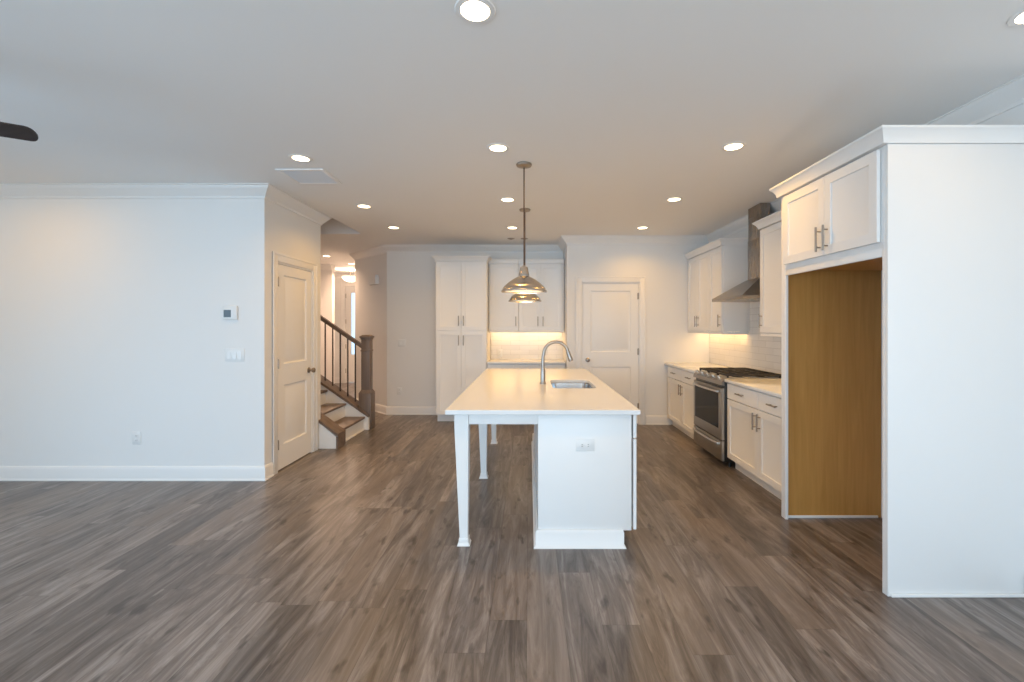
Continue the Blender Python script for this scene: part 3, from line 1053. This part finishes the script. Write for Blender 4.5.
# sink
r = thing('kitchen_sink', 'stainless undermount sink set into the island worktop', 'sink', ((SX0 + SX1) / 2, (SY0 + SY1) / 2, .70))
m = MB(); bm = m.bm
loops = []
for ins, z, rad in ((-.018, ZB - .004, .085), (.002, ZB - .004, .07), (.008, .76, .07), (.020, .715, .06), (.05, .705, .05)):
    loops.append([bm.verts.new((*q, z)) for q in rrect(SX0 + ins, SY0 + ins, SX1 - ins, SY1 - ins, rad, 6)])
for a_, b_ in zip(loops, loops[1:]):
    for k in range(len(a_)):
        j = (k + 1) % len(a_); bm.faces.new((a_[k], a_[j], b_[j], b_[k]))
bm.faces.new(loops[-1])
basin = m.build('basin', M_BASIN, r)
sd = basin.modifiers.new('thick', 'SOLIDIFY'); sd.thickness = .002; sd.offset = 1
MB().lathe([(0, .004), (.018, .004), (.02, .006), (.043, .006), (.045, .0005), (0, .0005)], ((SX0 + SX1) / 2, (SY0 + SY1) / 2, .7055), 24).build('drain', M_NICKEL, r)

# faucet
FX, FY = .128, 4.10
r = thing('faucet', 'tall nickel gooseneck faucet standing beside the island sink', 'faucet', (FX, FY, ZT))
m = MB()
m.lathe([(0, .0005), (.031, .0005), (.031, .006), (.027, .012), (.0235, .02), (.0225, .09), (.0195, .13), (.0165, .145), (0, .145)], (FX, FY, ZT), 24)
m.build('body', M_FAUCET, r)
pts = [(FX, FY, ZT + .146), (FX, FY, ZT + .20), (FX + .002, FY, ZT + .25)]
R = .112
for k in range(0, 15):
    a_ = PI - k * (PI * .93) / 14
    pts.append((FX + .008 + R + R * math.cos(a_), FY, ZT + .274 + R * 1.0 * math.sin(a_)))
m = MB().tube(pts, .0152, 14); m.build('spout', M_FAUCET, r)
e0, e1 = Vector(pts[-1]), Vector(pts[-1]) - Vector(pts[-2]); e1.normalize()
h = MB().tube([e0 + e1 * .001, e0 + e1 * .012, e0 + e1 * .04, e0 + e1 * .082, e0 + e1 * .094], [.0158, .0175, .019, .0235, .0215], 16)
h.build('spray_head', M_FAUCET, r)
m = MB().tube([(FX, FY + .019, ZT + .075), (FX, FY + .043, ZT + .075)], .012, 12)
m.tube([(FX, FY + .040, ZT + .078), (FX, FY + .062, ZT + .100), (FX, FY + .105, ZT + .118)], [.007, .006, .0045], 10)
m.build('lever', M_FAUCET, r)

# ------------------------------------------------------------------ range
RX = 1.958
r = thing('gas_range', 'stainless gas range with black grates standing between the base cabinets', 'stove', (XR - .35, (RG0 + RG1) / 2, 0))
MB().box(RX + .02, RG0, .06, XR - .018, RG1, .898, .002).build('body', M_BLACK, r)
for yy in (RG0 + .06, RG1 - .06):
    for xx in (RX + .10, XR - .10): MB().tube([(xx, yy, .0005), (xx, yy, .06)], .018, 10).build('foot', M_BLACK, r)
# sloped control panel
m = MB()
m.prism([(RX + .0195, .835), (RX - .012, .840), (RX - .008, .875), (RX + .040, .912), (RX + .0195, .9)], 'y', RG0, RG1)
cp = m.build('control_panel', M_HOOD, r)
nv = Vector((-.037, 0, .048)).normalized()
for k in range(5):
    yy = RG0 + .09 + k * (RG1 - RG0 - .18) / 4
    p = Vector((RX + .014, yy, .893))
    MB().tube([p + nv * -.002, p + nv * .006, p + nv * .008, p + nv * .034, p + nv * .038], [.026, .026, .020, .018, .015], 16).build('knob', M_STEEL, cp)
# cooktop
ck = MB().box(RX + .041, RG0 + .001, .8985, XR - .07, RG1 - .001, .914, .003)
ckt = ck.build('cooktop', M_STEELH, r)
MB().box(XR - .069, RG0 + .001, .8985, XR - .017, RG1 - .001, .934, .004).build('rear_vent', M_STEELH, r)
for k in range(3):
    y0 = RG0 + .012 + k * (RG1 - RG0 - .024) / 3 + .002
    y1 = RG0 + .012 + (k + 1) * (RG1 - RG0 - .024) / 3 - .002
    x0, x1 = RX + .055, XR - .085
    m = MB(); z0, z1 = .930, .950
    bw = .012
    m.box(x0, y0, z0, x1, y0 + bw, z1, .003).box(x0, y1 - bw, z0, x1, y1, z1, .003)
    m.box(x0, y0 + bw, z0, x0 + bw, y1 - bw, z1, .003).box(x1 - bw, y0 + bw, z0, x1, y1 - bw, z1, .003)
    m.box(x0 + bw, (y0 + y1) / 2 - bw / 2, z0, x1 - bw, (y0 + y1) / 2 + bw / 2, z1, .003)
    for f in (.25, .5, .75):
        xm = x0 + (x1 - x0) * f
        m.box(xm - bw / 2, y0 + bw, z0, xm + bw / 2, y1 - bw, z1, .003)
    for xx in (x0 + .008, x1 - .008):
        for yy in (y0 + .008, y1 - .008): m.box(xx - .008, yy - .006, .9145, xx + .008, yy + .006, z0 + .001)
    m.build('grate', M_CASTIRON, ckt)
for (fx_, fy_, rr) in ((.28, .18, .045), (.72, .18, .035), (.28, .82, .04), (.72, .82, .045), (.5, .5, .05)):
    q = (RX + .055 + (XR - .14 - RX) * fx_, RG0 + (RG1 - RG0) * fy_, .9142)
    MB().lathe([(0, 0.0004), (rr * 1.25, .0004), (rr * 1.2, .006), (rr, .007), (rr, .013), (0, .014)], q, 20).build('burner', M_BLACK, ckt)
# oven door
DZ0, DZ1 = .283, .806
Mr = frame('W', RX, RG0, 0)
RW = RG1 - RG0
m = MB()
m.slab(lambda u, d, v: (RX - .008 + d, RG0 + .002 + u, DZ0 + v), RW - .004, DZ1 - DZ0, .027, [(.075, RW - .034, .100, DZ1 - DZ0 - .050)], [(.0015, .003), (.003, .0035)])
dr = m.build('oven_door', M_STEELH, r)
MB().box(RX - .0062, RG0 + .081, DZ0 + .104, RX - .0048, RG1 - .040, DZ1 - .054).build('oven_window', M_OVENGLASS, dr)


def bow_handle(z, depth=.045, drop=.0):
    m = MB(); pts = []
    for k in range(13):
        f = k / 12
        pts.append((RX - .030 - depth * .45 * math.sin(PI * f), RG0 + .055 + (RW - .11) * f, z))
    m.tube(pts, .012, 12)
    for yy in (RG0 + .060, RG1 - .060):
        m.box(RX - .036, yy - .014, z - .013, RX - .0083, yy + .014, z + .013, .004)
    return m


bow_handle(.768).build('handle', M_STEEL, dr)
m = MB()
m.slab(lambda u, d, v: (RX - .008 + d, RG0 + .002 + u, .072 + v), RW - .004, .200, .027, [(.01, RW - .014, .01, .19)], [(.002, -.0015)])
dw_ = m.build('storage_drawer', M_STEELH, r)
bow_handle(.238).build('handle', M_STEEL, dw_)

# ------------------------------------------------------------------ range hood
HX = 2.14
r = thing('range_hood', 'stainless chimney range hood mounted on the wall over the range', 'range hood', (XR - .25, (HD0 + HD1) / 2, 1.72))
m = MB()
hz0, hz1, hz2 = 1.722, 1.752, 1.95
CXF, CY0, CY1 = 2.440, 4.695, 4.965
m.box(HX, HD0 + .012, hz0, XR - .002, HD1 - .004, hz1, .002)
m.hexa([(HX + .001, HD0 + .013, hz1 - .0005), (XR - .002, HD0 + .013, hz1 - .0005), (XR - .002, HD1 - .005, hz1 - .0005), (HX + .001, HD1 - .005, hz1 - .0005)],
       [(CXF - .01, CY0 - .01, hz2), (XR - .002, CY0 - .01, hz2), (XR - .002, CY1 + .01, hz2), (CXF - .01, CY1 + .01, hz2)])
cn = m.build('canopy', M_HOOD, r)
m = MB(); m.box(CXF, CY0, hz2 + .0005, XR - .002, CY1, 2.38, .002).box(CXF + .004, CY0 + .004, 2.38, XR - .002, CY1 - .004, CEIL - .114, .002)
m.box(CXF + .004, CY0 + .004, CEIL - .114, XR - .100, CY1 - .004, CEIL - .002)
m.build('chimney', M_CHIMNEY, r)
m = MB()
for k in range(2):
    y0 = HD0 + .05 + k * .335
    m.box(HX + .06, y0, hz0 - .004, XR - .06, y0 + .32, hz0 - .0005, .002)
    for q in range(9): m.box(HX + .075 + q * .04, y0 + .02, hz0 - .007, HX + .093 + q * .04, y0 + .30, hz0 - .0042)
m.build('filter', M_STEEL, cn)

# ------------------------------------------------------------------ pendants
PXc = -.040
PZ = 1.712
r = thing('pendant_lamp', 'metal dome pendant over the island end nearest the camera', 'pendant lamp', (PXc, 3.58, PZ), 'dome pendants over the island')
MB().lathe([(0, 0), (.062, 0), (.064, -.006), (.058, -.018), (.030, -.026), (.010, -.030), (0, -.030)], (PXc, 3.58, CEIL - .0006), 28).build('canopy', M_NICKEL, r)
MB().tube([(PXc, 3.58, PZ + .215), (PXc, 3.58, CEIL - .030)], .0055, 10).build('rod', M_BRONZE, r)
MB().lathe([(0, .214), (.011, .214), (.016, .206), (.030, .200), (.034, .180), (.036, .165), (.041, .150), (.043, .132), (.043, .126), (0, .126)], (PXc, 3.58, PZ), 28).build('socket_cup', M_SHADE, r)
outp = [(.036, .131), (.050, .124), (.085, .105), (.125, .078), (.155, .052), (.172, .030), (.176, .016), (.184, .012), (.185, .000)]
inp = [(.1815, .000), (.1810, .0095), (.173, .0135), (.169, .028), (.152, .049), (.122, .075), (.083, .1015), (.048, .1205), (.034, .1255)]
sh = MB().lathe(outp + inp, (PXc, 3.58, PZ), 48, closed=True).build('shade', M_SHADE, r)
MB().lathe([(.1800, .0105), (.1722, .0138), (.1680, .028), (.151, .048), (.121, .074), (.082, .1005), (.047, .1195), (.0335, .1245)], (PXc, 3.58, PZ), 48).build('lining', M_WHITEIN, sh)
MB().lathe([(0, .127), (.014, .127), (.015, .10), (.028, .075), (.031, .055), (.026, .035), (.012, .024), (0, .022)], (PXc, 3.58, PZ), 20).build('bulb', M_BULB, r)
ld = bpy.data.lights.new('pendant_light', 'POINT'); ld.energy = PEND_W; ld.color = WARM; ld.shadow_soft_size = .03
lo = bpy.data.objects.new('pendant_light', ld); COL.objects.link(lo); lo.parent = r; lo.location = (0, 0, .006)
dup(r, (-.045, 4.97, PZ), 'metal dome pendant over the far end of the island, partly hidden by the nearer one')

# ------------------------------------------------------------------ recessed lights
def recessed(label, loc, power, group, color=WARM, spread=140):
    r = thing('recessed_light', label, 'ceiling light', loc, group)
    MB().lathe([(.0595, -.001), (.061, -.006), (.081, -.005), (.085, -.0005), (.0595, -.0005)], loc, 32, closed=True).build('trim_ring', M_TRIM, r)
    MB().lathe([(0, -.0045), (.059, -.0045), (.059, -.0008), (0, -.0008)], loc, 32).build('lens', M_LENS, r)
    d = bpy.data.lights.new('downlight', 'AREA'); d.shape = 'DISK'; d.size = .114; d.spread = math.radians(spread); d.energy = power; d.color = color
    o = bpy.data.objects.new('downlight', d); COL.objects.link(o); o.parent = r; o.location = (0, 0, -.0068)
    return r


Z0 = CEIL
G = 'recessed ceiling lights in the kitchen'
main = recessed('bright recessed ceiling light cut by the top of the picture, nearest the camera', (-.222, 1.835, Z0), DOWN_W, G)
for x, y, lab in (
    (-.226, 3.25, 'recessed ceiling light just before the nearer pendant rod'),
    (-.221, 4.58, 'recessed ceiling light beside the pendant rods, middle of its row'),
    (-.221, 5.89, 'recessed ceiling light in front of the nook cabinets, beside the pendant rods'),
    (-1.77, 3.45, 'recessed ceiling light next to the square ceiling vent'),
    (-1.79, 4.83, 'recessed ceiling light before the stairs, middle of its row'),
    (-1.787, 5.88, 'recessed ceiling light nearest the blank wall beside the pantry cabinet'),
    (1.482, 3.225, 'recessed ceiling light in front of the refrigerator surround'),
    (1.490, 4.57, 'recessed ceiling light in front of the range hood'),
    (1.503, 5.89, 'recessed ceiling light in front of the white back door')):
    dup(main, (x, y, Z0), lab)
dim = recessed('recessed ceiling light in the upper corner above the refrigerator surround', (2.108, 1.850, Z0), DOWN_W * .22, 'recessed ceiling lights in the living room')
liv = recessed('unseen recessed ceiling light of the living room outside the picture', (-4.35, 3.35, Z0), DOWN_W * .95, 'recessed ceiling lights in the living room', spread=172)
for x, y in ((-4.35, 1.0), (2.05, -.6), (-.22, -.6)):      # more of these lamps, added out of view to supply warm light
    dup(liv, (x, y, Z0))
hall = recessed('small far recessed ceiling light above the stair rail', (-3.765, 8.27, Z0), HALL_W, 'recessed ceiling lights in the hall', HALL_C)
dup(hall, (-3.71, 9.30, Z0), 'small far recessed ceiling light above the hanging glass bowl')

# hall bowl light
r = thing('bowl_light', 'glowing white glass bowl light hanging in the far hall', 'ceiling light', (-4.13, 10.3, CEIL))
MB().lathe([(0, 0), (.07, 0), (.075, -.012), (.06, -.025), (.012, -.03), (.012, -.15), (0, -.15)], (-4.13, 10.3, CEIL - .0006), 24).build('stem', M_NICKEL, r)
MB().lathe([(0, -.285), (.06, -.280), (.12, -.258), (.165, -.215), (.185, -.165), (.180, -.165), (.16, -.21), (.115, -.252), (.06, -.274), (0, -.279)], (-4.13, 10.3, CEIL), 32).build('bowl', M_BOWL, r)
MB().lathe([(0, -.310), (.012, -.306), (.016, -.296), (.012, -.286), (0, -.2852)], (-4.13, 10.3, CEIL), 16).build('finial', M_NICKEL, r)
d = bpy.data.lights.new('bowl_lamp', 'POINT'); d.energy = BOWL_W; d.color = HALL_C; d.shadow_soft_size = .05
o = bpy.data.objects.new('bowl_lamp', d); COL.objects.link(o); o.parent = r; o.location = (0, 0, -.12)

# ------------------------------------------------------------------ ceiling and wall fittings
r = thing('ceiling_vent', 'square white air grille in the ceiling near the thermostat wall corner', 'air vent', (-1.905, 3.875, CEIL))
vx, vy = -1.905, 3.875
m = MB()
for a_ in ((vx - .20, vy - .19, vx + .20, vy - .16), (vx - .20, vy + .16, vx + .20, vy + .19), (vx - .20, vy - .16, vx - .17, vy + .16), (vx + .17, vy - .16, vx + .20, vy + .16)):
    m.box(a_[0], a_[1], CEIL - .009, a_[2], a_[3], CEIL - .0006, .002)
m.build('frame', M_CEIL, r)
m = MB()
for k in range(16):
    yy = vy - .152 + k * .0203
    m.hexa([(vx - .169, yy + .012, CEIL - .008), (vx + .169, yy + .012, CEIL - .008), (vx + .169, yy + .0135, CEIL - .008), (vx - .169, yy + .0135, CEIL - .008)],
           [(vx - .169, yy - .004, CEIL - .001), (vx + .169, yy - .004, CEIL - .001), (vx + .169, yy - .0025, CEIL - .001), (vx - .169, yy - .0025, CEIL - .001)])
m.build('louvers', M_VENT, r)

for (xx, lab) in ((-.268, 'tiny round sprinkler cap on the ceiling between the nook lights and wall cabinets'), (-.070, 'tiny round sprinkler cap on the ceiling right behind the pendant rods')):
    o = MB().lathe([(0, 0), (.055, 0), (.055, -.004), (.03, -.010), (.012, -.016), (0, -.016)], (xx, 6.63, CEIL - .0006), 20).build('sprinkler_cap', M_NICKEL, loc=(xx, 6.63, CEIL - .0006))
    tag(o, lab, 'sprinkler', 'sprinkler caps')

# thermostat, switch, outlet on the wall facing the camera
ty, tx, tz = YL, px(231.2, YL), pz(312.8, YL)
r = thing('thermostat', 'small white thermostat with a dark square screen above the triple switch', 'thermostat', (tx, ty, tz))
MB().box(tx - .066, ty - .022, tz - .066, tx + .066, ty - .0006, tz + .066, .006).build('housing', M_PLATE, r)
MB().box(tx - .055, ty - .0235, tz - .042, tx + .012, ty - .0222, tz + .026).build('screen', M_GREY, r)
sx_, sz_ = px(235, YL), pz(355, YL)
duplex(None, 'light_switch', 'white triple light switch on the wall under the thermostat', lambda u, d, v: (sx_ + u, YL + d, sz_ + v), n=3, kind='switch', lbl_cat='light switch')
ox, oz = px(137, YL), pz(438, YL)
duplex(None, 'power_outlet', 'white outlet low on the thermostat wall above the baseboard', lambda u, d, v: (ox + u, YL + d, oz + v))
s2x, s2z = px(402, YN), pz(343, YN)
duplex(None, 'light_switch', 'white double light switch on the wall beside the tall pantry cabinet', lambda u, d, v: (s2x + u, YN + d, s2z + v), n=2, kind='switch', lbl_cat='light switch')
o2x, o2z = px(399.5, YN), pz(391, YN)
duplex(None, 'power_outlet', 'white outlet low on the wall beside the tall pantry cabinet', lambda u, d, v: (o2x + u, YN + d, o2z + v))
o3x, o3z = px(500, YN), pz(353, YN - .015)
duplex(None, 'power_outlet', 'pale outlet on the lit tile backsplash of the nook', lambda u, d, v: (o3x + u, YN - .0151 + d, o3z + v))
# door chime on the diagonal wall
dt = .298
cxp, cyp, cz = -2.307 - dt, YN + dt, 2.215
r = thing('door_chime', 'white door chime box high on the slanted hall wall', 'door chime', (cxp, cyp, cz))
s2 = 1 / math.sqrt(2)
def DM(u, d, v): return (cxp + u * s2 + d * s2 * 1, cyp - u * s2 + d * s2, cz + v)
def dbox(m, u0, u1, d0, d1, v0, v1):
    m.hexa([DM(u0, d0, v0), DM(u1, d0, v0), DM(u1, d1, v0), DM(u0, d1, v0)], [DM(u0, d0, v1), DM(u1, d0, v1), DM(u1, d1, v1), DM(u0, d1, v1)])
m = MB(); dbox(m, -.13, .13, -.060, -.001, -.075, .075); m.build('cover', M_PLATE, r)
m = MB()
for k in range(5): dbox(m, -.10, .10, -.063, -.0602, -.05 + k * .022, -.044 + k * .022)
m.build('louvers', M_PLATE, r)

# ------------------------------------------------------------------ ceiling fan (one blade reaches into the picture)
hx, hy, hz = -3.07, 1.91, 2.415
r = thing('ceiling_fan', 'dark ceiling fan with one blade tip entering the picture', 'ceiling fan', (hx, hy, hz))
MB().lathe([(0, 0), (.07, 0), (.07, -.015), (.045, -.055), (.015, -.06), (0, -.06)], (hx, hy, CEIL - .0006), 24).build('canopy', M_BLADE, r)
MB().tube([(hx, hy, CEIL - .06), (hx, hy, hz + .09)], .013, 10).build('downrod', M_BLADE, r)
MB().lathe([(0, .09), (.03, .09), (.08, .075), (.11, .045), (.115, .01), (.10, -.03), (.06, -.05), (0, -.055)], (hx, hy, hz), 32).build('motor_housing', M_BLADE, r)
tip = Vector((-2.512, 2.275, hz)); ang = math.atan2(tip.y - hy, tip.x - hx); RL = (tip - Vector((hx, hy, hz))).length
for k in range(5):
    a_ = ang + k * 2 * PI / 5
    out2 = []
    r0, r1, w0, w1 = .20, RL, .056, .056
    top = [(r0, -w0), (r1 - .035, -w1)] + [(r1 - .035 + .035 * math.sin(t), -w1 * math.cos(t)) for t in [PI * q / 8 for q in range(1, 8)]] + [(r1 - .035, w1), (r0, w0)]
    M4 = Matrix.Translation((hx, hy, hz)) @ Matrix.Rotation(a_, 4, 'Z') @ Matrix.Rotation(math.radians(-18), 4, 'X')
    m = MB()
    m.hexa([tuple(M4 @ Vector((u, v, -.004))) for u, v in top], [tuple(M4 @ Vector((u, v, .004))) for u, v in top])
    bl = m.build('blade', M_BLADE, r)
    q = MB()
    q.hexa([tuple(M4 @ Vector((u, v, -.012))) for u, v in ((.10, -.02), (.25, -.03), (.25, .03), (.10, .02))], [tuple(M4 @ Vector((u, v, -.0045))) for u, v in ((.10, -.02), (.25, -.03), (.25, .03), (.10, .02))])
    q.build('blade_bracket', M_BRONZE, bl)

# ------------------------------------------------------------------ staircase
r = thing('staircase', 'oak and white staircase with black balusters rising behind the closet door wall', 'staircase', (-2.6, 5.8, 0))
RISE, RUN, X1 = .185, .26, -2.27
NYA, NYB = 5.215, 5.43        # near curb
FYA, FYB = 6.17, 6.39         # far curb
NS = 7
for i in range(NS):
    xn = X1 - RUN * i
    z = RISE * (i + 1)
    ya, yb = (NYB + .002, FYA - .002)
    m = MB(); m.box(xn - RUN - .02, ya, z - .028, xn, yb, z, .006, 3)
    tr = m.build('tread', M_STAIR, r)
    m = MB(); m.box(xn - .040, ya, z - RISE + (.0005 if i else .0005), xn - .022, yb, z - .0285)
    m.build('riser', M_TRIM, r)
# toe moulding under the lowest riser
MB().box(X1 - .0215, NYB + .002, .0005, X1 - .004, FYA - .002, .018, .005).build('toe_moulding', M_TRIM, r)
slope = RISE / RUN
XEND = X1 - RUN * (NS - 1) - .1
# near curb: white face, sloped oak cap, upright oak end
zc = lambda x: .185 + .012 + (X1 - x) * slope * 1.0
xf = -2.238
m = MB()
m.prism([(XC + .004, .0005), (xf - .024, .0005), (xf - .024, zc(xf) - .034), (XC + .004, zc(XC) - .034)], 'y', NYA + .008, YE + .002)
m.prism([(XEND, .0005), (xf - .024, .0005), (xf - .024, zc(xf) - .034), (XEND, zc(XEND) - .034)], 'y', YE + .003, NYB - .004)
m.build('stringer', M_TRIM, r)
m = MB()
m.prism([(XC + .004, zc(XC) - .033), (xf, zc(xf) - .033), (xf, zc(xf)), (XC + .004, zc(XC))], 'y', NYA, YE + .002)
m.prism([(XEND, zc(XEND) - .033), (xf, zc(xf) - .033), (xf, zc(xf)), (XEND, zc(XEND))], 'y', YE + .003, NYB)
m.box(xf - .0235, NYA, .0005, xf, NYB, zc(xf) - .0335)
m.build('stringer_cap', M_STAIR, r)
# far curb with its cap
zf = lambda x: .322 + (-2.385 - x) * .70
xg = -2.225
m = MB()
m.prism([(XEND, .0005), (xg, .0005), (xg, zf(xg) - .038), (XEND, zf(XEND) - .038)], 'y', FYA, FYB - .01)
m.build('stringer', M_TRIM, r)
m = MB()
m.prism([(XEND, zf(XEND) - .0375), (-2.395, zf(-2.395) - .0375), (-2.395, zf(-2.395)), (XEND, zf(XEND))], 'y', FYA - .012, FYB)
m.prism([(-2.395, zf(-2.395) - .0375), (xg, zf(xg) - .0375), (xg, zf(xg)), (-2.395, zf(-2.395))], 'y', FYA - .012, FYA + .018)
m.build('stringer_cap', M_STAIR, r)
# newel post
nx, ny = -2.291, 6.292
m = MB()
m.box(nx - .086, ny - .086, .0005, nx + .086, ny + .086, .50, .003)
m.hexa([(nx - .086, ny - .086, .5), (nx + .086, ny - .086, .5), (nx + .086, ny + .086, .5), (nx - .086, ny + .086, .5)],
       [(nx - .060, ny - .060, .545), (nx + .060, ny - .060, .545), (nx + .060, ny + .060, .545), (nx - .060, ny + .060, .545)])
m.box(nx - .060, ny - .060, .545, nx + .060, ny + .060, 1.25, .002)
m.box(nx - .067, ny - .067, 1.085, nx + .067, ny + .067, 1.105, .004)
nw = m.build('newel_post', M_NEWEL, r)
m = MB(); m.box(nx - .069, ny - .069, 1.2505, nx + .069, ny + .069, 1.272, .004).box(nx - .079, ny - .079, 1.272, nx + .079, ny + .079, 1.300, .005)
m.hexa([(nx - .069, ny - .069, 1.3), (nx + .069, ny - .069, 1.3), (nx + .069, ny + .069, 1.3), (nx - .069, ny + .069, 1.3)],
       [(nx - .05, ny - .05, 1.314), (nx + .05, ny - .05, 1.314), (nx + .05, ny + .05, 1.314), (nx - .05, ny + .05, 1.314)])
m.build('post_cap', M_NEWEL, nw)
zr = lambda x: 1.172 + (-2.385 - x) * .69
m = MB()
for (hw_, z0_, z1_) in ((.020, -.032, -.012), (.030, -.012, .030)):
    m.prism([(XEND, zr(XEND) + z0_), (nx - .061, zr(nx - .061) + z0_), (nx - .061, zr(nx - .061) + z1_), (XEND, zr(XEND) + z1_)], 'y', ny - hw_, ny + hw_)
m.build('handrail', M_STAIR, r)
for k in range(9):
    xb = -2.455 - .1065 * k
    MB().box(xb - .0075, ny - .0075, zf(xb) - .004, xb + .0075, ny + .0075, zr(xb) - .026).build('baluster', M_IRON, r)
